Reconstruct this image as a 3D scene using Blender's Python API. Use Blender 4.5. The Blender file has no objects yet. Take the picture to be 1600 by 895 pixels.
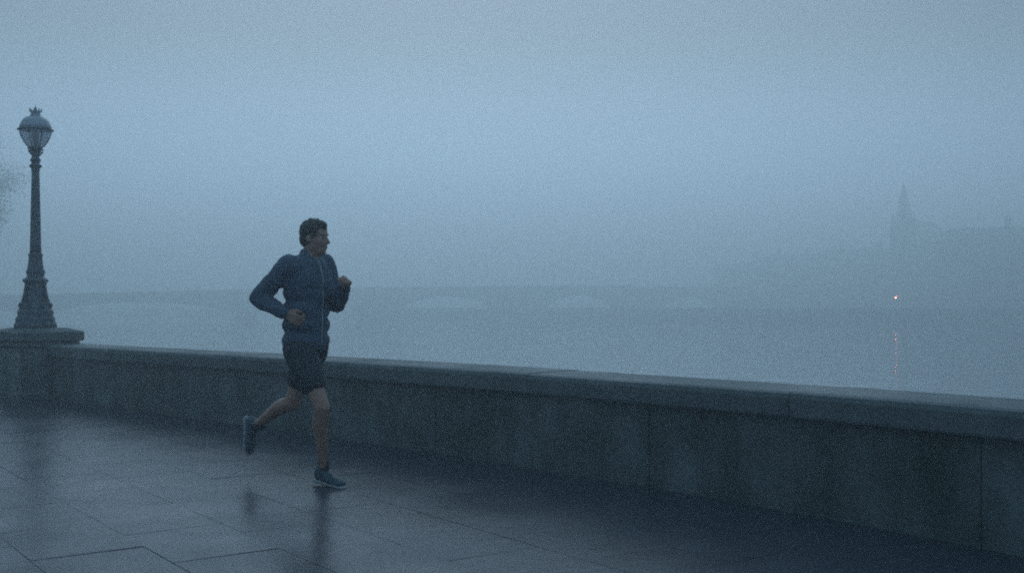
import bpy, bmesh, math, random
from mathutils import Vector, Matrix, noise
R = math.radians
random.seed(7)
scene = bpy.context.scene
C = scene.collection

# ------------------------------------------------------------ camera
CAM_H = 1.17
F = 1715.0; HZ = 480.0
cam_d = bpy.data.cameras.new("camera")
cam = bpy.data.objects.new("camera", cam_d); C.objects.link(cam)
cam.location = (0, 0, CAM_H); cam.rotation_euler = (R(90), 0, 0)
cam_d.sensor_width = 36; cam_d.lens = F / 1600 * 36
cam_d.shift_y = (HZ - 447.5) / 1600
cam_d.clip_start = 0.1; cam_d.clip_end = 4000
scene.camera = cam

# ------------------------------------------------------------ sky
SUN_EL, SUN_AZ = R(16), R(-3)          # azimuth clockwise from +Y: the brighter part of the mist
world = bpy.data.worlds.new("World"); scene.world = world
world.use_nodes = True
wn = world.node_tree.nodes; wl = world.node_tree.links
wn.clear()
out = wn.new("ShaderNodeOutputWorld"); bg = wn.new("ShaderNodeBackground")
sky = wn.new("ShaderNodeTexSky"); sky.sky_type = 'NISHITA'; sky.sun_disc = False
sky.sun_elevation = SUN_EL; sky.sun_rotation = SUN_AZ
sky.air_density = 1.0; sky.dust_density = 1.0; sky.ozone_density = 4.0
tc = wn.new("ShaderNodeTexCoord")
sep = wn.new("ShaderNodeSeparateXYZ"); wl.new(tc.outputs['Generated'], sep.inputs[0])
ramp = wn.new("ShaderNodeValToRGB")     # overcast: pale blue low down, grey higher, unseen zenith brightened for fill light
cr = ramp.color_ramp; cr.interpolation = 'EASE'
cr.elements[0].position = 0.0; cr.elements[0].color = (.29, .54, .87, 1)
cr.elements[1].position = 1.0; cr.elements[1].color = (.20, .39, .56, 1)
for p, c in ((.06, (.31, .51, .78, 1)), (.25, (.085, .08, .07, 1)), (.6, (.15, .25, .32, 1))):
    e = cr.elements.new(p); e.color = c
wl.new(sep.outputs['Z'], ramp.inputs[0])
dot = wn.new("ShaderNodeVectorMath"); dot.operation = 'DOT_PRODUCT'
wl.new(tc.outputs['Generated'], dot.inputs[0])
dot.inputs[1].default_value = (math.sin(SUN_AZ), math.cos(SUN_AZ), 0)
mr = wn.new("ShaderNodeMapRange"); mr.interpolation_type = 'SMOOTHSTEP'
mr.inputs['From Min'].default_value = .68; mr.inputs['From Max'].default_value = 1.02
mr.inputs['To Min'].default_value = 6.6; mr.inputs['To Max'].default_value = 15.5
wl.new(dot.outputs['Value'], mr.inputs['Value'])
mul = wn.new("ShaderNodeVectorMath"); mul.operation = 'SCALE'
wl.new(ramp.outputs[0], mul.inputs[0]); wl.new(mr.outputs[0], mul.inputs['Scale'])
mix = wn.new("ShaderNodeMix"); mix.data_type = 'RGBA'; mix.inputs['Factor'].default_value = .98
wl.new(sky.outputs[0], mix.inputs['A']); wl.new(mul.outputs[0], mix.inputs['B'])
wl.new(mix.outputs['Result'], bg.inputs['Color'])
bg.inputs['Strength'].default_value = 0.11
wl.new(bg.outputs[0], out.inputs[0])

sd = bpy.data.lights.new("sun", 'SUN'); sun = bpy.data.objects.new("sun", sd); C.objects.link(sun)
sd.energy = 1.0; sd.angle = R(50); sd.color = (.61, .81, 1)
sdir = Vector((math.sin(SUN_AZ) * math.cos(SUN_EL), math.cos(SUN_AZ) * math.cos(SUN_EL), math.sin(SUN_EL)))
sun.rotation_euler = sdir.to_track_quat('Z', 'Y').to_euler(); sun.location = (0, 0, 60)

vs = scene.view_settings
scene.display_settings.display_device = 'sRGB'
vs.view_transform = 'Standard'; vs.look = 'None'; vs.exposure = 0.37; vs.gamma = 1; vs.use_curve_mapping = False
scene.cycles.volume_bounces = 10; scene.cycles.max_bounces = 14
scene.cycles.transparent_max_bounces = 24
scene.cycles.use_denoising = False
scene.cycles.filter_width = 2.0
scene.render.dither_intensity = 2.0

HAZE = 0.0102
WATER = -1.5

# ------------------------------------------------------------ materials
def mat(name, col, rough=.7, metal=0, var=0, vscale=8, col2=None, bump=0, bscale=30, streak=0,
        rvar=0, spec=.5, island=0, stretch=None):
    m = bpy.data.materials.new(name); m.use_nodes = True
    n = m.node_tree.nodes; l = m.node_tree.links; b = n['Principled BSDF']
    b.inputs['Roughness'].default_value = rough; b.inputs['Metallic'].default_value = metal
    b.inputs['Specular IOR Level'].default_value = spec
    g = n.new("ShaderNodeNewGeometry")
    src = g.outputs['Position']
    if stretch:
        vm = n.new("ShaderNodeVectorMath"); vm.operation = 'MULTIPLY'; vm.inputs[1].default_value = stretch
        l.new(src, vm.inputs[0]); src = vm.outputs[0]
    c2 = col2 or tuple(x * .55 for x in col)
    mx = n.new("ShaderNodeMix"); mx.data_type = 'RGBA'
    mx.inputs['A'].default_value = (*col, 1); mx.inputs['B'].default_value = (*c2, 1)
    mx.inputs['Factor'].default_value = 0
    if var:
        t = n.new("ShaderNodeTexNoise"); t.inputs['Scale'].default_value = vscale; t.inputs['Detail'].default_value = 6
        t.inputs['Roughness'].default_value = .62
        l.new(src, t.inputs['Vector'])
        r = n.new("ShaderNodeMapRange"); r.inputs['From Min'].default_value = .35; r.inputs['From Max'].default_value = .7
        r.inputs['To Max'].default_value = var
        l.new(t.outputs['Fac'], r.inputs['Value']); l.new(r.outputs[0], mx.inputs['Factor'])
    colout = mx.outputs['Result']
    if streak:        # rain streaks and grime running down
        vm = n.new("ShaderNodeVectorMath"); vm.operation = 'MULTIPLY'; vm.inputs[1].default_value = (2.6, 2.6, .5)
        l.new(g.outputs['Position'], vm.inputs[0])
        t = n.new("ShaderNodeTexNoise"); t.inputs['Scale'].default_value = 1; t.inputs['Detail'].default_value = 5
        l.new(vm.outputs[0], t.inputs['Vector'])
        r = n.new("ShaderNodeMapRange"); r.inputs['From Min'].default_value = .42; r.inputs['From Max'].default_value = .66
        r.inputs['To Max'].default_value = streak
        l.new(t.outputs['Fac'], r.inputs['Value'])
        m2 = n.new("ShaderNodeMix"); m2.data_type = 'RGBA'; m2.inputs['B'].default_value = (.035, .052, .046, 1)
        l.new(r.outputs[0], m2.inputs['Factor']); l.new(colout, m2.inputs['A']); colout = m2.outputs['Result']
    if island:
        oi = n.new("ShaderNodeObjectInfo")
        r = n.new("ShaderNodeMapRange"); r.inputs['To Min'].default_value = 1 - island; r.inputs['To Max'].default_value = 1 + island
        l.new(oi.outputs['Random'], r.inputs['Value'])
        vm = n.new("ShaderNodeVectorMath"); vm.operation = 'SCALE'
        l.new(colout, vm.inputs[0]); l.new(r.outputs[0], vm.inputs['Scale']); colout = vm.outputs[0]
    l.new(colout, b.inputs['Base Color'])
    if rvar:
        t = n.new("ShaderNodeTexNoise"); t.inputs['Scale'].default_value = 1.3; t.inputs['Detail'].default_value = 7
        t.inputs['Roughness'].default_value = .6
        l.new(g.outputs['Position'], t.inputs['Vector'])
        r = n.new("ShaderNodeMapRange"); r.inputs['From Min'].default_value = .36; r.inputs['From Max'].default_value = .64
        r.inputs['To Min'].default_value = max(.03, rough - rvar); r.inputs['To Max'].default_value = rough + rvar
        l.new(t.outputs['Fac'], r.inputs['Value']); l.new(r.outputs[0], b.inputs['Roughness'])
    if bump:
        t = n.new("ShaderNodeTexNoise"); t.inputs['Scale'].default_value = bscale; t.inputs['Detail'].default_value = 5
        l.new(src, t.inputs['Vector'])
        bp = n.new("ShaderNodeBump"); bp.inputs['Strength'].default_value = 1; bp.inputs['Distance'].default_value = bump
        l.new(t.outputs['Fac'], bp.inputs['Height']); l.new(bp.outputs[0], b.inputs['Normal'])
    return m

M = {}
M['stone'] = mat('wall_stone', (.17, .215, .22), .55, var=1, vscale=2.4, col2=(.045, .068, .066), bump=.006, bscale=22, streak=.7, rvar=.15, island=.1)
M['coping'] = mat('coping_stone', (.15, .18, .19), .62, var=.8, vscale=5, col2=(.085, .112, .115), bump=.003, bscale=35, rvar=.1, island=.08, spec=.2)
M['slab'] = mat('paving_slab', (.05, .062, .082), .3, var=.5, vscale=2.2, col2=(.038, .049, .066), bump=.0018, bscale=9, rvar=.05, island=.05, spec=.1)
M['mortar'] = mat('joint_dirt', (.04, .042, .042), .5, bump=.003, bscale=60, var=.5)
M['asphalt'] = mat('asphalt', (.05, .05, .052), .4, bump=.004, bscale=90, rvar=.15, var=.5, vscale=4)
M['iron'] = mat('painted_iron', (.08, .112, .145), .5, var=.6, vscale=14, bump=.002, bscale=50)
M['iron_hazed'] = mat('hazed_iron_lantern', (.42, .48, .56), .5, var=.5, vscale=20)  # lantern top iron: mist put into its colour as a paler tone
M['bridge'] = mat('bridge_stone', (.2, .2, .2), .8, var=.6, vscale=.4)
M['brick'] = mat('far_brick', (.17, .12, .10), .85, var=.5, vscale=.5)
M['brick2'] = mat('far_pale_stone', (.24, .23, .21), .85, var=.5, vscale=.4)
M['roof'] = mat('slate_roof', (.07, .08, .09), .6, var=.4, vscale=1)
M['window'] = mat('window_glass', (.03, .035, .04), .1)
M['bark'] = mat('bark', (.07, .06, .05), .9, var=.6, vscale=4, bump=.02, bscale=14)
M['leaf'] = mat('foliage', (.055, .075, .045), .8, var=.8, vscale=1.2, col2=(.03, .04, .03))
M['bank'] = mat('bank_grass', (.06, .08, .05), .9, var=.6, vscale=.5)
M['skin'] = mat('skin', (.42, .25, .19), .5, var=.2, vscale=20, col2=(.36, .18, .14))
M['hair'] = mat('dark_hair', (.045, .042, .045), .6, bump=.004, bscale=160, stretch=(1, 1, .2))
M['jacket'] = mat('jacket_cloth', (.075, .125, .19), .75, var=.25, vscale=9, bump=.0015, bscale=120)
M['shorts'] = mat('shorts_cloth', (.028, .042, .055), .75, bump=.0015, bscale=120)
M['shoe'] = mat('shoe_mesh', (.05, .09, .12), .65, bump=.002, bscale=200)
M['sole'] = mat('shoe_sole', (.35, .38, .4), .5)
M['sock'] = mat('sock', (.06, .065, .07), .9)
M['eye'] = mat('eye', (.5, .5, .5), .15)
M['zip'] = mat('reflective_trim', (.4, .43, .46), .35)

# frosted lantern glass
def glass():
    m = bpy.data.materials.new('lantern_glass'); m.use_nodes = True
    n = m.node_tree.nodes; l = m.node_tree.links; n.clear()
    o = n.new("ShaderNodeOutputMaterial"); mx = n.new("ShaderNodeMixShader"); mx.inputs[0].default_value = .55
    t = n.new("ShaderNodeBsdfTransparent"); t.inputs[0].default_value = (.86, .9, .95, 1)
    g = n.new("ShaderNodeBsdfPrincipled"); g.inputs['Base Color'].default_value = (.6, .66, .72, 1); g.inputs['Roughness'].default_value = .2
    l.new(t.outputs[0], mx.inputs[1]); l.new(g.outputs[0], mx.inputs[2]); l.new(mx.outputs[0], o.inputs[0])
    return m
M['glass'] = glass()

def water_mat():
    m = bpy.data.materials.new('river_water'); m.use_nodes = True
    n = m.node_tree.nodes; l = m.node_tree.links; b = n['Principled BSDF']
    b.inputs['Base Color'].default_value = (.12, .155, .17, 1); b.inputs['Roughness'].default_value = .07
    b.inputs['IOR'].default_value = 1.33
    g = n.new("ShaderNodeNewGeometry")
    vm = n.new("ShaderNodeVectorMath"); vm.operation = 'MULTIPLY'; vm.inputs[1].default_value = (.6, 1.5, 1)
    l.new(g.outputs['Position'], vm.inputs[0])
    t = n.new("ShaderNodeTexNoise"); t.inputs['Scale'].default_value = .8; t.inputs['Detail'].default_value = 4
    l.new(vm.outputs[0], t.inputs['Vector'])
    bp = n.new("ShaderNodeBump"); bp.inputs['Strength'].default_value = .6; bp.inputs['Distance'].default_value = .066
    l.new(t.outputs['Fac'], bp.inputs['Height']); l.new(bp.outputs[0], b.inputs['Normal'])
    return m
M['water'] = water_mat()

def red_emit():
    m = bpy.data.materials.new('red_lamp'); m.use_nodes = True
    n = m.node_tree.nodes; b = n['Principled BSDF']
    b.inputs['Emission Color'].default_value = (1, .2, .09, 1); b.inputs['Emission Strength'].default_value = 60
    return m
M['red'] = red_emit()

# ------------------------------------------------------------ helpers
def link_mesh(name, me, material, parent=None, smooth=False):
    o = bpy.data.objects.new(name, me); C.objects.link(o)
    if material and not me.materials: me.materials.append(material)
    if smooth:
        for p in me.polygons: p.use_smooth = True
    if parent: o.parent = parent
    return o
def build(name, bm, material, parent=None, smooth=False):
    bmesh.ops.recalc_face_normals(bm, faces=bm.faces)
    me = bpy.data.meshes.new(name); bm.to_mesh(me); bm.free()
    return link_mesh(name, me, material, parent, smooth)
def thing(name, label, cat, loc=(0, 0, 0), rz=0, group=None):
    o = bpy.data.objects.new(name, None); C.objects.link(o)
    o.location = loc; o.rotation_euler = (0, 0, rz); o.empty_display_size = .2
    o['label'] = label; o['category'] = cat
    if group: o['group'] = group
    return o
def box(bm, x0, x1, y0, y1, z0, z1, bev=0):
    vs_ = [bm.verts.new(p) for p in ((x0, y0, z0), (x1, y0, z0), (x1, y1, z0), (x0, y1, z0), (x0, y0, z1), (x1, y0, z1), (x1, y1, z1), (x0, y1, z1))]
    fs = [bm.faces.new([vs_[i] for i in q]) for q in ((0, 3, 2, 1), (4, 5, 6, 7), (0, 1, 5, 4), (1, 2, 6, 5), (2, 3, 7, 6), (3, 0, 4, 7))]
    if bev:
        es = list({e for f in fs for e in f.edges})
        bmesh.ops.bevel(bm, geom=es, offset=bev, segments=1, affect='EDGES', profile=.7)
def lathe(bm, prof, seg=24, z0=0, cx=0, cy=0, wob=0):
    rings = []
    for (r, z) in prof:
        rings.append([bm.verts.new((cx + r * (1 + wob * math.cos(8 * 2 * math.pi * k / seg)) * math.cos(2 * math.pi * k / seg), cy + r * (1 + wob * math.cos(8 * 2 * math.pi * k / seg)) * math.sin(2 * math.pi * k / seg), z + z0)) for k in range(seg)])
    for a, b in zip(rings, rings[1:]):
        for k in range(seg):
            bm.faces.new((a[k], a[(k + 1) % seg], b[(k + 1) % seg], b[k]))
    bm.faces.new(rings[0][::-1]); bm.faces.new(rings[-1])
def tube(bm, pts, rads, seg=8, caps=True):
    rings = []
    pts = [Vector(p) for p in pts]
    for i, p in enumerate(pts):
        d = (pts[min(i + 1, len(pts) - 1)] - pts[max(i - 1, 0)]).normalized()
        q = d.to_track_quat('Z', 'Y'); r = rads[i] if hasattr(rads, '__len__') else rads
        rings.append([bm.verts.new(p + q @ Vector((r * math.cos(2 * math.pi * k / seg), r * math.sin(2 * math.pi * k / seg), 0))) for k in range(seg)])
    for a, b in zip(rings, rings[1:]):
        for k in range(seg):
            bm.faces.new((a[k], a[(k + 1) % seg], b[(k + 1) % seg], b[k]))
    if caps:
        bm.faces.new(rings[0][::-1]); bm.faces.new(rings[-1])
def ico(bm, c, r, sc=(1, 1, 1), sub=2, rot=None):
    m = Matrix.Translation(Vector(c)) @ (rot.to_matrix().to_4x4() if rot else Matrix.Identity(4)) @ Matrix.Diagonal((r * sc[0], r * sc[1], r * sc[2], 1))
    bmesh.ops.create_icosphere(bm, subdivisions=sub, radius=1, matrix=m)
def W(px, D, z=0.0):
    return Vector(((px - 800) / F * D, D, z))
def P(px, py, D):
    return Vector(((px - 800) / F * D, D, CAM_H - (py - HZ) / F * D))

# ------------------------------------------------------------ wall line in plan (front face, seen from the pavement)
ctrl = [(-38, 44), (-28, 35), (-18, 25.6), (-11.5, 19.3), (-7.3, 15.35), (-5.2, 13.3), (-3.36, 11.53), (-1.62, 9.8), (-.2, 8.32), (.9, 7.06),
        (1.68, 6.12), (2.4, 5.1), (3.2, 3.75), (4.1, 1.95), (5.2, -.6), (7.2, -6), (10.5, -15), (15, -28)]
def catmull(pts, n=24):
    o = []
    P_ = [Vector(p) for p in pts]
    for i in range(len(P_) - 1):
        p0 = P_[max(i - 1, 0)]; p1 = P_[i]; p2 = P_[i + 1]; p3 = P_[min(i + 2, len(P_) - 1)]
        for k in range(n):
            t = k / n
            o.append(.5 * ((2 * p1) + (p2 - p0) * t + (2 * p0 - 5 * p1 + 4 * p2 - p3) * t * t + (3 * p1 - p0 - 3 * p2 + p3) * t ** 3))
    o.append(P_[-1]); return o
line = catmull(ctrl)
cum = [0]
for a, b in zip(line, line[1:]): cum.append(cum[-1] + (b - a).length)
def at_s(s):
    s = max(0, min(cum[-1] - 1e-4, s))
    lo, hi = 0, len(cum) - 1
    while hi - lo > 1:
        m_ = (lo + hi) // 2
        if cum[m_] <= s: lo = m_
        else: hi = m_
    t = (s - cum[lo]) / (cum[hi] - cum[lo])
    p = line[lo].lerp(line[hi], t)
    i0 = max(lo - 6, 0); i1 = min(hi + 6, len(line) - 1)
    d = (line[i1] - line[i0]).normalized()
    return p, d, Vector((-d.y, d.x))      # n points to the river
def s_of(pt):
    pt = Vector(pt); return min(range(len(line)), key=lambda i: (line[i] - pt).length)
WALL_H = .696
# ------------------------------------------------------------ ground, river, road
bm = bmesh.new()
S = [at_s(k * .75) for k in range(int(cum[-1] / .75) + 1)]
edge = [p + n * .3 for p, d, n in S]
far_l = [Vector((-60, 44)), Vector((-60, -30))]
vsx = [bm.verts.new((p.x, p.y, -.005)) for p in edge] + [bm.verts.new((8, -30, -.005)), bm.verts.new((-60, -30, -.005)), bm.verts.new((-60, 46, -.005))]
bm.faces.new(vsx)
bmesh.ops.triangulate(bm, faces=bm.faces)
pav = build('pavement', bm, None); pav['kind'] = 'structure'
def pavement_sheet_mat():
    m = M['slab'].copy(); m.name = 'paving_beyond'
    n = m.node_tree.nodes; l = m.node_tree.links; b = n['Principled BSDF']
    g = n.new("ShaderNodeNewGeometry")
    mp = n.new("ShaderNodeMapping"); mp.inputs['Rotation'].default_value = (0, 0, R(54))
    l.new(g.outputs['Position'], mp.inputs['Vector'])
    br = n.new("ShaderNodeTexBrick"); br.inputs['Scale'].default_value = 1
    br.inputs['Brick Width'].default_value = .75; br.inputs['Row Height'].default_value = .52; br.inputs['Mortar Size'].default_value = .005
    l.new(mp.outputs[0], br.inputs['Vector'])
    old = b.inputs['Base Color'].links[0].from_socket
    mx = n.new("ShaderNodeMix"); mx.data_type = 'RGBA'
    l.new(br.outputs['Fac'], mx.inputs['Factor']); l.new(old, mx.inputs['A']); mx.inputs['B'].default_value = (.035, .037, .04, 1)
    l.new(mx.outputs['Result'], b.inputs['Base Color'])
    return m
pav.data.materials.append(pavement_sheet_mat())

# the wet slabs: rows of .52 m, slabs .75 m long, joints staggered
jd = Vector((math.cos(R(-54)), math.sin(R(-54)))); cd = Vector((-jd.y, jd.x))
slab_meshes = []
for v in range(6):
    bm = bmesh.new(); g_ = .0011
    box(bm, -.375 + g_, .375 - g_, -.26 + g_, .26 - g_, -.045, 0, bev=.001)
    me = bpy.data.meshes.new('slab'); 
    for vv in bm.verts:
        if vv.co.z > -.01: vv.co.z += random.uniform(-.0005, .0005)
    bmesh.ops.recalc_face_normals(bm, faces=bm.faces); bm.to_mesh(me); bm.free(); me.materials.append(M['slab']); slab_meshes.append(me)
cands = []
for r_ in range(-14, 22):
    c0 = 1.18 + .52 * r_ + .26
    ph = random.uniform(-.05, .05) + (0 if r_ % 2 else .37)
    for k in range(-26, 4):
        j0 = -6.52 + .375 + ph + .75 * (k + 8)
        p = cd * c0 + jd * j0
        if not (2.2 < p.y < 17): continue
        sx = 800 + F * p.x / p.y; sy = HZ + F * CAM_H / p.y
        # distance on the land side of the wall
        i = s_of(p); q = line[i]; d = (line[min(i + 3, len(line) - 1)] - line[max(i - 3, 0)]).normalized(); n = Vector((-d.y, d.x))
        if (p - q).dot(n) > .35: continue
        if sx < -420 or sx > 2100 or sy > 1250: continue
        cands.append((p.y, p))
cands.sort(key=lambda t: (abs(800 + F * t[1].x / t[0] - 800) > 1000, t[0]))
ang = math.atan2(jd.y, jd.x)
for k, (_, p) in enumerate(cands[:295]):
    o = bpy.data.objects.new('slab', slab_meshes[k % 6]); C.objects.link(o); o.parent = pav
    o.location = (p.x, p.y, random.uniform(-.0012, .0012))
    o.rotation_euler = (random.uniform(-.0018, .0018), random.uniform(-.0018, .0018), ang + random.choice((0, math.pi)))

# kerb and road behind the viewer
bm = bmesh.new(); box(bm, -60, 30, -30.3, -30, -.2, .0, bev=.01)
o = build('kerb', bm, M['coping']); o['kind'] = 'structure'
bm = bmesh.new(); box(bm, -60, 60, -60, -30.3, -.5, -.12)
o = build('road', bm, M['asphalt']); o['kind'] = 'structure'

bm = bmesh.new(); vsx = [bm.verts.new(p) for p in ((-640, -95, WATER), (640, -95, WATER), (640, 640, WATER), (-640, 640, WATER))]; bm.faces.new(vsx)
o = build('river', bm, M['water']); o['kind'] = 'structure'

# embankment masonry that drops into the river behind the parapet
bm = bmesh.new()
ra = [bm.verts.new((*(p + n * .52), -.02)) for p, d, n in S]; rb = [bm.verts.new((*(p + n * .62), WATER - .7)) for p, d, n in S]
for i in range(len(S) - 1): bm.faces.new((ra[i], ra[i + 1], rb[i + 1], rb[i]))
rc = [bm.verts.new((*(p + n * .02), -.02)) for p, d, n in S]
for i in range(len(S) - 1): bm.faces.new((rc[i], rc[i + 1], ra[i + 1], ra[i]))
o = build('embankment_slope', bm, M['stone']); o['kind'] = 'structure'

# ------------------------------------------------------------ parapet wall: blocks and coping stones
s_ref = cum[s_of((-.745, 8.69))]        # a joint that the photograph shows
BL = 1.13
wall = thing('parapet_wall', 'long low wet stone parapet wall curving along the riverside pavement', 'wall', (0, 0, 0))
def prism(s0, s1, prof, name, m, bev, seg=4):
    bm = bmesh.new(); rings = []
    for k in range(seg + 1):
        p, d, n = at_s(s0 + (s1 - s0) * k / seg)
        jit = 0
        rings.append([bm.verts.new((p.x + n.x * a, p.y + n.y * a, z)) for a, z in prof])
    L = len(prof)
    for a, b in zip(rings, rings[1:]):
        for k in range(L): bm.faces.new((a[k], a[(k + 1) % L], b[(k + 1) % L], b[k]))
    f1 = bm.faces.new(rings[0][::-1]); f2 = bm.faces.new(rings[-1])
    if bev:
        bmesh.ops.bevel(bm, geom=list({e for f in (f1, f2) for e in f.edges}), offset=bev, segments=1, affect='EDGES')
    c = sum((v.co for v in bm.verts), Vector()) / len(bm.verts); c.z = 0
    for v in bm.verts: v.co -= c
    o = build(name, bm, m, wall); o.location = c
    return o
k0 = -int(s_ref / BL); k1 = int((cum[-1] - s_ref) / BL)
for k in range(k0, k1):
    s0 = s_ref + k * BL
    if s0 < 0: continue
    f = .03 + random.uniform(-.004, .004)
    prism(s0 + .0018, s0 + BL - .0018, [(f, -.06), (f, .545), (.5, .545), (.5, -.06)], 'block', M['stone'], .004)
    if (k % 2 == 1):
        t = random.uniform(-.002, .002)
        prism(s0 + .003, s0 + 2 * BL - .003, [(-.03, .548), (-.035, .560), (-.035, .655 + t), (-.022, .682 + t), (.005, .692 + t), (.25, .697 + t), (.5, .696 + t), (.535, .686 + t), (.545, .665 + t), (.555, .548)], 'coping', M['coping'], .005, 8)

# ------------------------------------------------------------ lamp pillar
pc = Vector((-6.16, 14.26)); i = s_of(pc); p_, d_, n_ = at_s(cum[i])
prz = math.atan2(d_.y, d_.x)
pil = thing('lamp_pillar', 'square stone pillar with broad cap carrying the street lamp', 'pillar', (pc.x, pc.y, 0), prz)
bm = bmesh.new(); box(bm, -.35, .35, -.36, .36, -.05, .66, bev=.008); build('shaft', bm, M['stone'], pil)
bm = bmesh.new(); box(bm, -.375, .375, -.385, .385, -.04, .09, bev=.012); build('plinth', bm, M['stone'], pil)
bm = bmesh.new(); box(bm, -.385, .385, -.39, .39, .663, .735, bev=.012); build('neck_moulding', bm, M['coping'], pil)
bm = bmesh.new()
def sq(h, z): return [bm.verts.new((x * h, y * h, z)) for x, y in ((-1, -1), (1, -1), (1, 1), (-1, 1))]
rs = [sq(.405, .738), sq(.425, .75), sq(.425, .845), sq(.412, .862), sq(.27, .905), ]
for a, b in zip(rs, rs[1:]):
    for k in range(4): bm.faces.new((a[k], a[(k + 1) % 4], b[(k + 1) % 4], b[k]))
bm.faces.new(rs[0][::-1]); bm.faces.new(rs[-1])
build('cap', bm, M['coping'], pil)

# ------------------------------------------------------------ street lamp
PXM = 14.26 / F
lamp = thing('street_lamp', 'ornate dark iron lamp post with globe lantern and small crown standing on the stone pillar', 'street lamp', (pc.x - .03, pc.y, .905), prz)
def prof(l): return [(hw * PXM, (511 - y) * PXM) for hw, y in l]
bm = bmesh.new(); lathe(bm, prof([(31.5, 511), (31.5, 505), (30, 503), (29, 500), (29.5, 497), (27.5, 494), (26, 492), (27, 488), (26, 484), (24, 481)]), 32, wob=.02); build('pedestal', bm, M['iron'], lamp, True)
bm = bmesh.new(); lathe(bm, prof([(24, 481), (23.5, 479), (21.5, 475), (20.5, 471), (21.5, 469), (20, 466), (17.5, 455), (16, 445), (15.5, 441)]), 32, wob=.03); build('flared_base', bm, M['iron'], lamp, True)
bm = bmesh.new(); lathe(bm, prof([(15.5, 441), (18, 440), (19, 437.5), (18, 435), (14, 433), (13, 431), (12.5, 428), (14, 426), (14.2, 423), (12.5, 420), (11.5, 415), (10.5, 408), (10, 402), (10, 400), (11.2, 398.5), (10.6, 396), (8.8, 394.5)]), 24); build('lower_collar', bm, M['iron'], lamp, True)
for k in range(8):       # cast bosses round the base
    a = 2 * math.pi * k / 8
    bm = bmesh.new(); ico(bm, (23.5 * PXM * math.cos(a), 23.5 * PXM * math.sin(a), (511 - 476) * PXM), .028, (1, 1, 1.5), 1); build('boss', bm, M['iron'], lamp, True)
for k in range(4):
    a = 2 * math.pi * k / 4 + .4
    bm = bmesh.new()
    ca, sa = math.cos(a), math.sin(a)
    tube(bm, [((r_ * PXM) * ca, (r_ * PXM) * sa, (511 - y) * PXM) for r_, y in ((17, 436), (20, 441), (19, 448), (20, 456), (22.5, 463), (24, 468))], [.01, .018, .014, .016, .02, .012], 6)
    build('scroll', bm, M['iron'], lamp, True)
bm = bmesh.new(); lathe(bm, prof([(8.6, 395), (8.2, 380), (7.2, 330), (6.2, 285), (5.9, 266)]), 20, wob=.04); build('shaft', bm, M['iron'], lamp, True)
bm = bmesh.new(); lathe(bm, prof([(5.9, 266), (6.6, 264), (6.2, 262), (9, 260.5), (9.6, 258.5), (8.6, 257), (6, 255.5), (6.2, 252), (8, 250.5), (7.6, 248), (5.4, 246), (5.8, 243), (6.8, 241), (5.6, 239), (6, 236), (8, 234)]), 20); build('upper_collar', bm, M['iron'], lamp, True)
for k in range(4):
    a = 2 * math.pi * k / 4 + .25
    bm = bmesh.new(); ca, sa = math.cos(a), math.sin(a)
    tube(bm, [((r_ * PXM) * ca, (r_ * PXM) * sa, (511 - y) * PXM) for r_, y in ((5, 243), (9, 240), (12, 236.5), (13, 232), (10, 229))], [.008, .009, .012, .012, .007], 6)
    build('bracket', bm, M['iron'], lamp, True)
lan = bpy.data.objects.new('lantern', None); C.objects.link(lan); lan.parent = lamp
bm = bmesh.new(); lathe(bm, prof([(8.5, 234), (9.5, 232), (9, 230)]), 20); build('lantern_cup', bm, M['iron'], lan, True)
gp = [(9, 230), (14, 226), (18.5, 220), (21.8, 213), (23.6, 207), (24, 203)]
for k in range(8):
    bm = bmesh.new(); rows = []
    for r_, y in gp:
        rows.append([bm.verts.new((r_ * PXM * math.cos(2 * math.pi * (k + t / 4) / 8), r_ * PXM * math.sin(2 * math.pi * (k + t / 4) / 8), (511 - y) * PXM)) for t in range(5)])
    for a, b in zip(rows, rows[1:]):
        for t in range(4): bm.faces.new((a[t], a[t + 1], b[t + 1], b[t]))
    build('pane', bm, M['glass'], lan, True)
    bm = bmesh.new(); a = 2 * math.pi * k / 8
    tube(bm, [((r_ + .4) * PXM * math.cos(a), (r_ + .4) * PXM * math.sin(a), (511 - y) * PXM) for r_, y in gp], .005, 5)
    build('glazing_bar', bm, M['iron'], lan)
bm = bmesh.new(); lathe(bm, prof([(23.8, 203.5), (27, 203), (26.8, 202), (24.2, 201)]), 32); build('rim', bm, M['iron'], lan, True)
bm = bmesh.new(); lathe(bm, prof([(24.2, 201.3), (23, 196), (20.5, 190), (16.5, 185), (11, 182), (8.2, 181)]), 32); build('dome', bm, M['iron_hazed'], lan, True)
bm = bmesh.new(); lathe(bm, prof([(8.5, 181.3), (7.5, 179), (6.5, 176), (8.6, 174.2), (7.6, 173)]), 20); build('crown_band', bm, M['iron_hazed'], lan, True)
for k in range(8):
    a = 2 * math.pi * k / 8 + .2; ca, sa = math.cos(a), math.sin(a)
    bm = bmesh.new(); tube(bm, [((r_ * PXM) * ca, (r_ * PXM) * sa, (511 - y) * PXM) for r_, y in ((7.6, 174), (8.8, 171), (9.4, 169))], [.012, .009, .003], 5)
    build('crown_point', bm, M['iron_hazed'], lan)
bm = bmesh.new(); lathe(bm, prof([(3, 174), (2.2, 171), (1.2, 169.5), (1.6, 168.3), (.7, 167), (.3, 163.5)]), 10); build('finial', bm, M['iron'], lan, True)
bm = bmesh.new(); lathe(bm, prof([(3, 230), (3.2, 224), (5, 220), (6, 214), (5, 208), (2, 204)]), 14); build('bulb', bm, M['zip'], lan, True)

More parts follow.
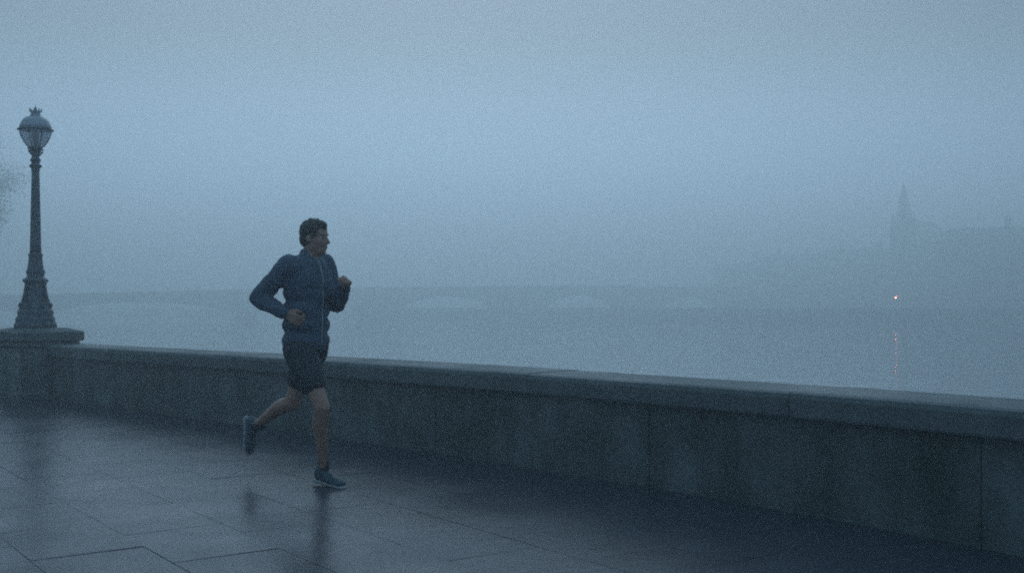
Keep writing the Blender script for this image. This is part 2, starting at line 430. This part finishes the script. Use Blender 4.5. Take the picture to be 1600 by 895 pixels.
# ------------------------------------------------------------ person running
def seg_cap(bm, a, b, ra, rb, sub=2):
    a = Vector(a); b = Vector(b); n = max(3, int((b - a).length / (min(ra, rb) * .45)) + 1)
    tube(bm, [a.lerp(b, t / n) for t in range(n + 1)], [ra + (rb - ra) * t / n for t in range(n + 1)], 14)
    ico(bm, a, ra, sub=sub); ico(bm, b, rb, sub=sub)
def chain(bm, pts):
    for (a, ra), (b, rb) in zip(pts, pts[1:]): seg_cap(bm, a, b, ra, rb)
def remesh(bm, name, voxel, smooth=4, fac=.5, fn=None, m=None, parent=None, wrinkle=0, wsc=(9, 9, 9)):
    me = bpy.data.meshes.new(name + '_raw'); bm.to_mesh(me); bm.free()
    o = bpy.data.objects.new(name + '_raw', me); C.objects.link(o)
    md = o.modifiers.new('r', 'REMESH'); md.mode = 'VOXEL'; md.voxel_size = voxel; md.adaptivity = 0
    sm = o.modifiers.new('s', 'SMOOTH'); sm.factor = fac; sm.iterations = smooth
    bpy.context.view_layer.update()
    dg = bpy.context.evaluated_depsgraph_get()
    res = bpy.data.meshes.new_from_object(o.evaluated_get(dg)); res.name = name
    bpy.data.objects.remove(o); bpy.data.meshes.remove(me)
    if wrinkle:
        nor = [v.normal.copy() for v in res.vertices]
        for v, nn in zip(res.vertices, nor):
            q = Vector((v.co.x * wsc[0], v.co.y * wsc[1], v.co.z * wsc[2] + v.co.x * 12))
            h = noise.noise(q) * .7 + noise.noise(q * 2.3) * .3
            v.co += nn * (1 - abs(h) * 2.2) * wrinkle
    if fn: fn(res)
    res.materials.clear(); res.materials.append(m)
    return link_mesh(name, res, m, parent, True)

D0 = 7.25
def J(x, y, d=0): return P(x, y, D0 + d)
person = thing('person', 'person running along the wet pavement in dark blue jacket and black shorts', 'person', (J(507, 757).x, D0, 0))
base_off = Vector(person.location)
fw = Vector((math.cos(R(-32)), math.sin(R(-32)), 0))       # heading
lf = Vector((-fw.y, fw.x, 0)); up = Vector((0, 0, 1))
hipR, hipL = J(467, 545, -.07), J(489, 543, .08)
kneR, ankR = J(503, 636, -.19), J(505, 733, -.04)
kneL, ankL = J(456, 629, .04), J(399, 664, .31)
shR, shL = J(452, 415, -.15), J(507, 413, .13)
elR, wrR = J(403, 466, -.08), J(448, 491, -.20)
elL, wrL = J(526, 476, .12), J(539, 446, -.11)
pel = (hipR + hipL) / 2 + up * .05
chest = (shR + shL) / 2 - up * .10
waist = pel.lerp(chest, .45)
neck = (shR + shL) / 2 + up * .035 + fw * .01
hc = J(493, 372, -.03)             # head centre
hfw = Vector((math.cos(R(-22)), math.sin(R(-22)), -.03)).normalized(); hlf = Vector((-hfw.y, hfw.x, 0)).normalized(); hup = hfw.cross(hlf).normalized()
def HP(f, l, u): return hc + hfw * f + hlf * l + hup * u
hrot = Matrix((hfw, hlf, hup)).transposed().to_quaternion()
trot = Matrix((fw, lf, up)).transposed().to_quaternion()
def torso(bm, g=0):
    ico(bm, pel, 1, (.105 + g, .155 + g, .12 + g), 3, trot)
    ico(bm, waist, 1, (.098 + g, .14 + g, .14 + g), 3, trot)
    ico(bm, chest + up * -.01, 1, (.115 + g, .165 + g, .17 + g), 3, trot)
    ico(bm, chest + up * .07, 1, (.09 + g, .17 + g, .085 + g), 3, trot)
    ico(bm, neck - up * .035, 1, (.07 + g * .6, .13 + g, .055 + g * .5), 3, trot)
def hand(bm, wr, d, palm_n, side):
    """palm with four bent fingers and a thumb; d = forearm direction, palm_n = palm normal (fingers curl to it), side = thumb side"""
    d = d.normalized(); side = (side - d * side.dot(d)).normalized(); pn = d.cross(side); 
    if pn.dot(palm_n) < 0: pn = -pn
    for k, w in enumerate((-.026, -.009, .009, .026)):
        seg_cap(bm, wr + side * w * .6, wr + d * .075 + side * w, .015, .0125, 1)
    for k, (w, L) in enumerate(((.028, .030), (.0095, .034), (-.0095, .031), (-.028, .025))):
        a = wr + d * .085 + side * w
        d1 = (d * .75 + pn * .66).normalized(); b = a + d1 * L * 1.05
        d2 = (d * -.1 + pn).normalized(); c = b + d2 * L * .75
        d3 = (d * -.8 + pn * .55).normalized(); e = c + d3 * L * .6
        chain(bm, [(a, .0098), (b, .009), (c, .0083), (e, .0072)])
    a = wr + d * .025 + side * .03; b = a + (d * .7 + side * .55 + pn * .35).normalized() * .036
    c = b + (d * .8 + pn * .6 - side * .1).normalized() * .03; e = c + (d * .5 + pn * .7 - side * .4).normalized() * .022
    chain(bm, [(a, .014), (b, .0115), (c, .0102), (e, .0085)])
bm = bmesh.new()
torso(bm)
# neck and head
chain(bm, [(neck - up * .02, .064), (HP(-.02, 0, -.09), .056), (HP(-.012, 0, -.04), .055)])
ico(bm, HP(-.012, 0, .032), 1, (.094, .074, .084), 3, hrot)      # skull
ico(bm, HP(.018, 0, -.015), 1, (.068, .062, .085), 3, hrot)      # face
ico(bm, HP(.032, 0, -.078), 1, (.046, .042, .034), 3, hrot)      # jaw
ico(bm, HP(.062, 0, -.094), 1, (.019, .021, .017), 2, hrot)      # chin
ico(bm, HP(.073, 0, .022), 1, (.014, .048, .012), 2, hrot)       # brow
seg_cap(bm, HP(.078, 0, .012), HP(.100, 0, -.030), .0085, .0125, 2)   # nose
for s_ in (-1, 1):
    ico(bm, HP(.088, s_ * .010, -.033), 1, (.010, .009, .007), 2, hrot)
    ico(bm, HP(.052, s_ * .036, -.022), 1, (.024, .020, .020), 2, hrot)   # cheeks
    ico(bm, HP(-.008, s_ * .073, -.008), 1, (.019, .008, .031), 2, hrot)  # ears
    ico(bm, HP(.0, s_ * .050, -.055), 1, (.030, .014, .035), 2, hrot)
ico(bm, HP(.079, 0, -.056), 1, (.012, .022, .0055), 2, hrot); ico(bm, HP(.077, 0, -.067), 1, (.012, .019, .0065), 2, hrot)   # lips
# arms
for sh, el, wr in ((shR, elR, wrR), (shL, elL, wrL)):
    chain(bm, [(sh, .054), (sh.lerp(el, .45), .046), (el, .037)])
    chain(bm, [(el, .037), (el.lerp(wr, .3), .040), (el.lerp(wr, .75), .029), (wr, .024)])
hand(bm, wrR, wrR - elR, lf + up * .2, up + fw * .2)
hand(bm, wrL, wrL - elL + Vector((0, 0, .0)), -lf, -fw + up * .3)
# legs
for hp, kn, an in ((hipR, kneR, ankR), (hipL, kneL, ankL)):
    chain(bm, [(hp, .088), (hp.lerp(kn, .35), .078), (hp.lerp(kn, .75), .058), (kn, .052)])
    sh_ = (an - kn).normalized(); back = (-fw - sh_ * (-fw).dot(sh_)).normalized()
    chain(bm, [(kn, .051), (kn.lerp(an, .28) + back * .016, .053), (kn.lerp(an, .6) + back * .006, .041), (kn.lerp(an, .88), .030), (an, .033)])
    ico(bm, kn - back * .02, .038, sub=2)
footdirs = []
# planted right foot: toes ahead; lifted left foot: sole turned back and up
fR = (fw * 1 + up * -.12).normalized()
fL = (fw * .28 - up * .95 - Vector((0.15, 0, 0))).normalized()
for an, fd, dn in ((ankR, fR, -up), (ankL, fL, (-fw * .9 - up * .35))):
    dn = (dn - fd * dn.dot(fd)).normalized()
    chain(bm, [(an, .034), (an + dn * .045 - fd * .025, .030)]); chain(bm, [(an + dn * .03, .034), (an + dn * .055 + fd * .10, .026), (an + dn * .058 + fd * .15, .02)])
    footdirs.append((an, fd, dn))
def face_fn(me):
    for v in me.vertices:
        r = v.co - hc
        f, l, u = r.dot(hfw), r.dot(hlf), r.dot(hup)
        if f > .04:
            for s_ in (-1, 1):
                q = ((l - s_ * .031) / .017) ** 2 + ((u - .0) / .012) ** 2
                if q < 4: v.co -= hfw * .014 * math.exp(-q)
        v.co -= base_off
body = remesh(bm, 'body', .0056, 5, .5, face_fn, M['skin'], person)
def off_fn(me):
    for v in me.vertices: v.co -= base_off
# hair
bm = bmesh.new()
ico(bm, HP(-.018, 0, .040), 1, (.098, .080, .086), 4, hrot)
ico(bm, HP(-.050, 0, -.008), 1, (.062, .070, .065), 3, hrot)
ico(bm, HP(.028, 0, .085), 1, (.050, .055, .034), 3, hrot)
for s_ in (-1, 1): ico(bm, HP(.004, s_ * .062, .025), 1, (.030, .014, .035), 2, hrot)
for k in range(60):
    a = random.uniform(0, 6.28); b = random.uniform(.2, 1.4)
    ico(bm, HP(-.018 + .092 * math.cos(a) * math.cos(b), .075 * math.sin(a) * math.cos(b), .042 + .084 * math.sin(b)), random.uniform(.009, .013), sub=1)
def hair_fn(me):
    for v in me.vertices:      # short hair: hairline above the brow
        r = v.co - hc; f, l, u = r.dot(hfw), r.dot(hlf), r.dot(hup)
        if f > .045 and u < .055: v.co -= hfw * min(.05, (f - .045) * .8)
    off_fn(me)
remesh(bm, 'hair', .005, 2, .5, hair_fn, M['hair'], person)
for s_ in (-1, 1):
    bm = bmesh.new(); ico(bm, HP(.061, s_ * .031, .0) - base_off, .0115, sub=2); e_ = build('eye', bm, M['eye'], person, True)
    bm = bmesh.new(); ico(bm, HP(.0705, s_ * .031, .0) - base_off, .005, sub=2); build('iris', bm, M['hair'], e_, True)
# jacket: loose long sleeved
bm = bmesh.new(); torso(bm, .014)
seg_cap(bm, pel + up * .0, pel.lerp(chest, .75), .132, .135, 3)
for t_ in (0, .25, .5, .75): ico(bm, pel.lerp(chest, t_) + up * (.0 + .02 * t_), 1, (.132, .172, .085), 3, trot)
chain(bm, [(neck - up * .03, .070), (neck + up * .022 + fw * .004, .062)])
for sh, el, wr in ((shR, elR, wrR), (shL, elL, wrL)):
    chain(bm, [(sh, .070), (sh.lerp(el, .5), .060), (el, .052)])
    chain(bm, [(el, .052), (el.lerp(wr, .35), .052), (el.lerp(wr, .8), .040), (el.lerp(wr, .93), .036)])
jk = remesh(bm, 'jacket', .009, 5, .5, off_fn, M['jacket'], person, wrinkle=.009, wsc=(13, 13, 9))
bm = bmesh.new()
from mathutils.bvhtree import BVHTree
bvh = BVHTree.FromPolygons([v.co.copy() for v in jk.data.vertices], [tuple(p.vertices) for p in jk.data.polygons])
pts = []
for k in range(26):       # front zip laid on the cloth
    c_ = (pel - up * .03).lerp(neck + up * .02, k / 25) - base_off
    h_ = bvh.ray_cast(c_ + fw * .6, -fw)[0]
    if h_: pts.append(h_ + fw * .002)
tube(bm, pts, .0042, 6)
build('zip', bm, M['zip'], jk); bm = bmesh.new()
for sh, el, wr in ((shR, elR, wrR), (shL, elL, wrL)):   # cuffs
    b3 = bmesh.new(); dd_ = (wr - el).normalized(); tube(b3, [wr - dd_ * .045 - base_off, wr - dd_ * .03 - base_off, wr - dd_ * .008 - base_off], [.037, .0385, .036], 18)
    build('cuff', b3, M['shorts'], jk, True)
# shorts
bm2 = bmesh.new(); ico(bm2, pel - up * .035, 1, (.128, .168, .10), 3, trot)
for hp, kn in ((hipR, kneR), (hipL, kneL)):
    chain(bm2, [(hp, .104), (hp.lerp(kn, .3), .100), (hp.lerp(kn, .56), .094)])
remesh(bm2, 'shorts', .009, 4, .5, off_fn, M['shorts'], person, wrinkle=.006, wsc=(8, 8, 5))
bm.free()
for (an, fd, dn) in footdirs:
    sd_ = fd.cross(dn)
    rot = Matrix((fd, sd_, -dn)).transposed().to_quaternion()
    def FP(f, u_, s_=0): return an + fd * f + dn * u_ + sd_ * s_
    bm = bmesh.new()
    ico(bm, FP(-.02, .035), 1, (.048, .036, .045), 3, rot); ico(bm, FP(.03, .045), 1, (.07, .038, .040), 3, rot)
    ico(bm, FP(.10, .058), 1, (.075, .044, .030), 3, rot); ico(bm, FP(.145, .062), 1, (.045, .041, .024), 3, rot)
    chain(bm, [(FP(-.008, -.005), .040), (FP(-.004, .03), .042)])
    shoe = remesh(bm, 'shoe', .006, 3, .5, off_fn, M['shoe'], person)
    bm = bmesh.new()
    for f_, w_ in ((-.04, .034), (0, .037), (.05, .040), (.10, .045), (.14, .044), (.168, .034)):
        ico(bm, FP(f_, .083), 1, (.038, w_, .016), 2, rot)
    remesh(bm, 'sole', .006, 2, .5, off_fn, M['sole'], shoe)
    bm = bmesh.new(); tube(bm, [FP(0, -.07) - base_off + (0 * fd), FP(0, -.0) - base_off], [.038, .037], 14); sk = build('sock', bm, M['sock'], person, True)

# ------------------------------------------------------------ trees
def branchy(bm, rnd, p, d, L, r, depth, tips):
    n = 5; pts = [p]; rads = [r]; q = p.copy(); dd = d.copy()
    for k in range(n):
        dd = (dd + Vector((rnd.uniform(-.16, .16), rnd.uniform(-.16, .16), rnd.uniform(-.03, .12)))).normalized()
        q = q + dd * L / n; pts.append(q.copy()); rads.append(r * (1 - .5 * (k + 1) / n))
    tube(bm, pts, rads, 6 if depth > 1 else 4)
    if depth == 0: tips.append(q); return
    for k in range(3 if depth < 3 else 4):
        i_ = rnd.choice((2, 3, 4, 5)); a = rnd.uniform(0, 6.28)
        nd = (dd * .75 + Vector((math.cos(a), math.sin(a), rnd.uniform(0, .5))) * .75).normalized()
        branchy(bm, rnd, pts[i_], nd, L * rnd.uniform(.55, .75), rads[i_] * .68, depth - 1, tips)
    tips.append(q)
def tree_meshes(seed, H, leafs, spread, size, depth=3):
    rnd = random.Random(seed); bm = bmesh.new(); tips = []
    branchy(bm, rnd, Vector((0, 0, -.3)), Vector((0, 0, 1)), H * .42, H * .026, depth, tips)
    bmesh.ops.recalc_face_normals(bm, faces=bm.faces); tm = bpy.data.meshes.new('trunk'); bm.to_mesh(tm); bm.free(); tm.materials.append(M['bark'])
    vs_, fs = [], []
    for _ in range(leafs):
        t = rnd.choice(tips); c = t + Vector((rnd.gauss(0, spread), rnd.gauss(0, spread), rnd.gauss(0, spread * .8)))
        a = Vector((rnd.gauss(0, 1), rnd.gauss(0, 1), rnd.gauss(0, 1))).normalized(); b = a.orthogonal().normalized(); s_ = size * rnd.uniform(.6, 1.3)
        i_ = len(vs_); vs_ += [c + a * s_, c + b * s_ * .6, c - a * s_, c - b * s_ * .6]; fs.append((i_, i_ + 1, i_ + 2, i_ + 3))
    cm = bpy.data.meshes.new('crown'); cm.from_pydata([tuple(v) for v in vs_], [], fs); cm.materials.append(M['leaf'])
    return tm, cm
FT = [tree_meshes(s, 13, 2600, .8, .42) for s in (1, 2, 3)]
def tree(loc, sc, rz, label, meshes, group):
    t = thing('tree', label, 'tree', loc, rz, group); t.scale = (sc, sc, sc * random.uniform(.9, 1.1))
    link_mesh('trunk', meshes[0], None, t); link_mesh('crown', meshes[1], None, t)
    return t
near = tree_meshes(21, 17, 40000, .8, .09, 4)
t = tree(Vector((-58.0, 110, 0)), 1.2, .8, 'large tree fading into the mist at the left edge behind the street lamp', near, None)
t = tree(Vector((-80, 140, 0)), 1.2, 2.1, 'faint tree in deep mist at the far left edge beyond the lamp post', near, None)

# ------------------------------------------------------------ far bank
bank_pts = [(-260, 470), (-120, 440)] + [tuple(W(px, D).xy) for px, D in ((850, 380), (1050, 330), (1200, 300), (1300, 290), (1400, 258), (1500, 245), (1600, 205), (1750, 165))] + [(130, 90), (230, 0), (300, -80)]
BZ = 1.0
bm = bmesh.new()
a = [bm.verts.new((x, y, BZ)) for x, y in bank_pts]; b = [bm.verts.new((x, y, WATER - .6)) for x, y in bank_pts]
for i in range(len(a) - 1): bm.faces.new((a[i], a[i + 1], b[i + 1], b[i]))
back = [bm.verts.new((x, y, BZ)) for x, y in ((600, -80), (600, 600), (-260, 600))]
bm.faces.new(a + back)
bmesh.ops.triangulate(bm, faces=bm.faces)
o = build('far_bank', bm, M['bank']); o['kind'] = 'structure'

def building(px, D, w, dep, h, rh, rz, label, mt, chim=2, cols=6, storeys=4, gables=0):
    t = thing('riverside_building', label, 'building', W(px, D, BZ), rz, None)
    bm = bmesh.new(); box(bm, -w / 2, w / 2, -dep / 2, dep / 2, -.5, h); build('wall', bm, M[mt], t)
    bm = bmesh.new()
    v = [bm.verts.new(p) for p in ((-w / 2 - .3, -dep / 2 - .3, h + .01), (w / 2 + .3, -dep / 2 - .3, h + .01), (w / 2 + .3, dep / 2 + .3, h + .01), (-w / 2 - .3, dep / 2 + .3, h + .01), (-w / 2 + 2, 0, h + rh), (w / 2 - 2, 0, h + rh))]
    for q in ((0, 1, 5, 4), (2, 3, 4, 5), (1, 2, 5), (3, 0, 4), (0, 3, 2, 1)): bm.faces.new([v[i] for i in q])
    rf = build('roof', bm, M['roof'], t)
    for k in range(chim):
        x = -w / 2 + w * (k + .7) / (chim + .4)
        bm = bmesh.new(); box(bm, x - .6, x + .6, -.5, .5, h + rh * .4, h + rh + 1.6); box(bm, x - .7, x + .7, -.6, .6, h + rh + 1.602, h + rh + 1.8)
        for q in (-.35, 0, .35): lathe(bm, [(.13, h + rh + 1.81), (.1, h + rh + 2.3)], 6, cx=x + q)
        build('chimney', bm, M[mt], rf)
    bm = bmesh.new(); box(bm, -.5, .5, -.06, .06, 0, 1.6); box(bm, -.6, .6, -.14, .061, -.15, -.002)
    bmesh.ops.recalc_face_normals(bm, faces=bm.faces); wm = bpy.data.meshes.new('window'); bm.to_mesh(wm); bm.free(); wm.materials.append(M['window'])
    for s_ in range(storeys):
        for c in range(cols):
            o = link_mesh('window', wm, None, t); o.location = (-w / 2 + w * (c + .5) / cols, -dep / 2 - .02, 1 + (h - 1.5) * s_ / storeys)
    return t
building(1575, 232, 27, 12, 14.2, 3.0, R(-30), 'dark flat fronted block filling the right edge of the misty far bank', 'brick', 1, 9, 4)
building(1500, 268, 21, 11, 14.0, 3.0, R(-27), 'misty building between the spired church and the right hand block', 'brick2', 2, 6, 3)
building(1345, 300, 24, 11, 13.2, 3.0, R(-20), 'low roofed building left of the church spire across the river', 'brick2', 2, 6, 3)
building(1262, 312, 27, 12, 12.6, 2.5, R(-15), 'broad building right of the bridge end in thick mist', 'brick', 3, 8, 3)
building(1180, 330, 24, 12, 11.5, 2.4, R(-12), 'leftmost faint building standing behind the bridge end', 'brick2', 1, 7, 3)
building(1444, 312, 8, 8, 22.5, 2.0, R(-20), 'narrow taller block just right of the church spire', 'brick2', 0, 3, 7)
# church with tower and spire
ch = thing('church', 'church with tower and thin pointed spire showing faintly above the far bank', 'church', W(1412, 268, BZ), R(-22))
bm = bmesh.new(); box(bm, -2.9, 2.9, -2.9, 2.9, -.5, 19); build('tower', bm, M['brick2'], ch)
bm = bmesh.new(); lathe(bm, [(2.9, 19.01), (2.1, 21.5), (1.1, 26), (.12, 31.0)], 8); build('spire', bm, M['roof'], ch)
for x in (-2.45, 2.45):
    for y in (-2.45, 2.45):
        bm = bmesh.new(); lathe(bm, [(.5, 19.01), (.42, 20.6), (.06, 23.0)], 6, cx=x, cy=y); build('pinnacle', bm, M['brick2'], ch)
for k in range(2):
    bm = bmesh.new(); box(bm, -.7, .7, -3.0, -2.88, 14 - k * 6, 17 - k * 6); build('window', bm, M['window'], ch)
bm = bmesh.new(); box(bm, 2.91, 15, -4, 4, -.5, 9); nave = build('nave', bm, M['brick2'], ch)
bm = bmesh.new(); v = [bm.verts.new(p) for p in ((2.92, -4.3, 9.01), (15.3, -4.3, 9.01), (15.3, 4.3, 9.01), (2.92, 4.3, 9.01), (2.92, 0, 14), (15.3, 0, 14))]
for q in ((0, 1, 5, 4), (2, 3, 4, 5), (1, 2, 5), (3, 0, 4), (0, 3, 2, 1)): bm.faces.new([v[i] for i in q])
build('roof', bm, M['roof'], ch)
for k in range(4):
    bm = bmesh.new(); box(bm, 4 + 3 * k, 5 + 3 * k, -4.1, -3.98, 2.5, 7); build('window', bm, M['window'], ch)
TL = [(1625, 208, 1.1, 'tall dark tree at the right edge of the far bank'), (1550, 226, .72, 'tree in front of the right hand block across the river'),
      (1515, 246, .66, 'small tree on the far bank before the building right of the church'), (1462, 264, .7, 'tree just right of the church tower on the far bank'),
      (1375, 284, .66, 'tree just left of the church tower on the far bank'), (1310, 292, .64, 'rounded tree left of the red lamp on the far bank'),
      (1222, 302, .6, 'tree between the bridge end and the broad misty building'), (1150, 306, .55, 'tree standing by the far end of the bridge'),
      (1105, 322, .55, 'faint tree behind the far end of the bridge'), (1060, 330, .55, 'leftmost faint tree beyond the bridge on the far bank')]
for k, (px, D, sc, lab) in enumerate(TL):
    tree(W(px, D + 4, BZ), sc, k * 1.7, lab, FT[k % 3], 'trees on the far bank')

# red lamp on a post at the water's edge
rl = thing('signal_lamp', 'small glowing red lamp on a post at the far water edge', 'lamp', W(1400, 253, WATER - .3))
hgt = (CAM_H + 15 * 253 / F) - (WATER - .3)
bm = bmesh.new(); tube(bm, [(0, 0, 0), (0, 0, hgt - .3)], [.14, .09], 10); build('post', bm, M['iron'], rl)
bm = bmesh.new(); lathe(bm, [(.12, hgt - .31), (.3, hgt - .28), (.3, hgt - .24)], 12); lathe(bm, [(.3, hgt + .24), (.26, hgt + .3), (.05, hgt + .42)], 12); build('housing', bm, M['iron'], rl)
bm = bmesh.new(); ico(bm, (0, 0, hgt), .23, sub=2); build('lens', bm, M['red'], rl, True)

# ------------------------------------------------------------ arched bridge
A0 = W(75, 203).xy; A1 = W(1010, 268).xy; bd = (A1 - A0).normalized(); bn = Vector((-bd.y, bd.x))
def bpos(px):
    k = (px - 800) / F       # x = k*y on the bridge line
    t = (k * A0.y - A0.x) / (bd.x - k * bd.y); return t
def deck_z(s):
    tab = [(bpos(px), CAM_H + (HZ - y) / F * (A0 + bd * bpos(px)).y) for px, y in ((-240, 466), (100, 458), (380, 452), (560, 448.5), (880, 446), (1010, 446.5), (1210, 451))]
    if s <= tab[0][0]: return tab[0][1]
    for (a, za), (b, zb) in zip(tab, tab[1:]):
        if s <= b: return za + (zb - za) * (s - a) / (b - a)
    return tab[-1][1]
br = thing('bridge', 'long stone arch bridge fading into the mist over the river', 'bridge', (A0.x, A0.y, 0), math.atan2(bd.y, bd.x))
WID = 6.5
spans = [(-240, 48), (78, 380), (402, 577), (620, 797), (847, 985), (1030, 1150)]
for a, b in spans:
    s0, s1 = bpos(a), bpos(b); N = 20
    bm = bmesh.new(); F_, B_ = [], []
    for side, y in ((F_, 0), (B_, WID)):
        top, bot = [], []
        for k in range(N + 1):
            s = s0 + (s1 - s0) * k / N; u = 2 * k / N - 1
            apex = deck_z((s0 + s1) / 2) - 2.1; spr = WATER + 1.0
            z = spr + (apex - spr) * (1 - abs(u) ** 2.1) ** .62
            top.append(bm.verts.new((s, y, deck_z(s) - .95))); bot.append(bm.verts.new((s, y, min(z, deck_z(s) - 1.1))))
        side += [top, bot]
        for k in range(N): bm.faces.new((top[k], top[k + 1], bot[k + 1], bot[k]))
    for k in range(N):
        bm.faces.new((F_[0][k], B_[0][k], B_[0][k + 1], F_[0][k + 1])); bm.faces.new((F_[1][k], F_[1][k + 1], B_[1][k + 1], B_[1][k]))
    build('arch', bm, M['bridge'], br)
ends = [(48, 78), (380, 402), (577, 620), (797, 847), (985, 1030), (1150, 1215)]
for a, b in ends:
    s0, s1 = bpos(a), bpos(b); dz = deck_z((s0 + s1) / 2) - 1.0; m_ = (s0 + s1) / 2
    bm = bmesh.new()
    pl = [(s0, 0), (m_, -2.2), (s1, 0), (s1, WID), (m_, WID + 2.2), (s0, WID)]
    lo = [bm.verts.new((x, y, WATER - 1)) for x, y in pl]; hi = [bm.verts.new((x, y, dz - 1.6)) for x, y in pl]
    for k in range(6): bm.faces.new((lo[k], lo[(k + 1) % 6], hi[(k + 1) % 6], hi[k]))
    bm.faces.new(hi); bm.faces.new(lo[::-1])
    box(bm, s0 + .01, s1 - .01, -.25, WID + .25, dz - 1.598, dz + .03)
    build('pier', bm, M['bridge'], br)
for y0, y1 in ((-.35, .15), (WID - .15, WID + .35)):
    bm = bmesh.new(); st = [bpos(px) for px in range(-240, 1216, 35)]
    q0 = [(y0, -.92), (y1, -.92), (y1, 0.0), (y0, 0.0)]; rr = [[bm.verts.new((s, y, deck_z(s) + z)) for y, z in q0] for s in st]
    for a, b in zip(rr, rr[1:]):
        for k in range(4): bm.faces.new((a[k], a[(k + 1) % 4], b[(k + 1) % 4], b[k]))
    bm.faces.new(rr[0][::-1]); bm.faces.new(rr[-1]); build('parapet', bm, M['bridge'], br)
bm = bmesh.new(); rr = [[bm.verts.new((s, y, deck_z(s) - .9)) for y in (.15, WID - .15)] for s in st]
for a, b in zip(rr, rr[1:]): bm.faces.new((a[0], a[1], b[1], b[0]))
build('deck', bm, M['asphalt'], br)

# ------------------------------------------------------------ haze
bm = bmesh.new(); box(bm, -660, 660, -100, 660, WATER - 1.1, 36)
hz = build('haze', bm, None); hz['kind'] = 'stuff'
m = bpy.data.materials.new('haze'); m.use_nodes = True; n = m.node_tree.nodes; n.clear()
o_ = n.new("ShaderNodeOutputMaterial"); pv = n.new("ShaderNodeVolumePrincipled")
pv.inputs['Color'].default_value = (.93, .98, 1.0, 1); pv.inputs['Density'].default_value = HAZE; pv.inputs['Anisotropy'].default_value = .6
m.node_tree.links.new(pv.outputs[0], o_.inputs['Volume']); hz.data.materials.append(m)
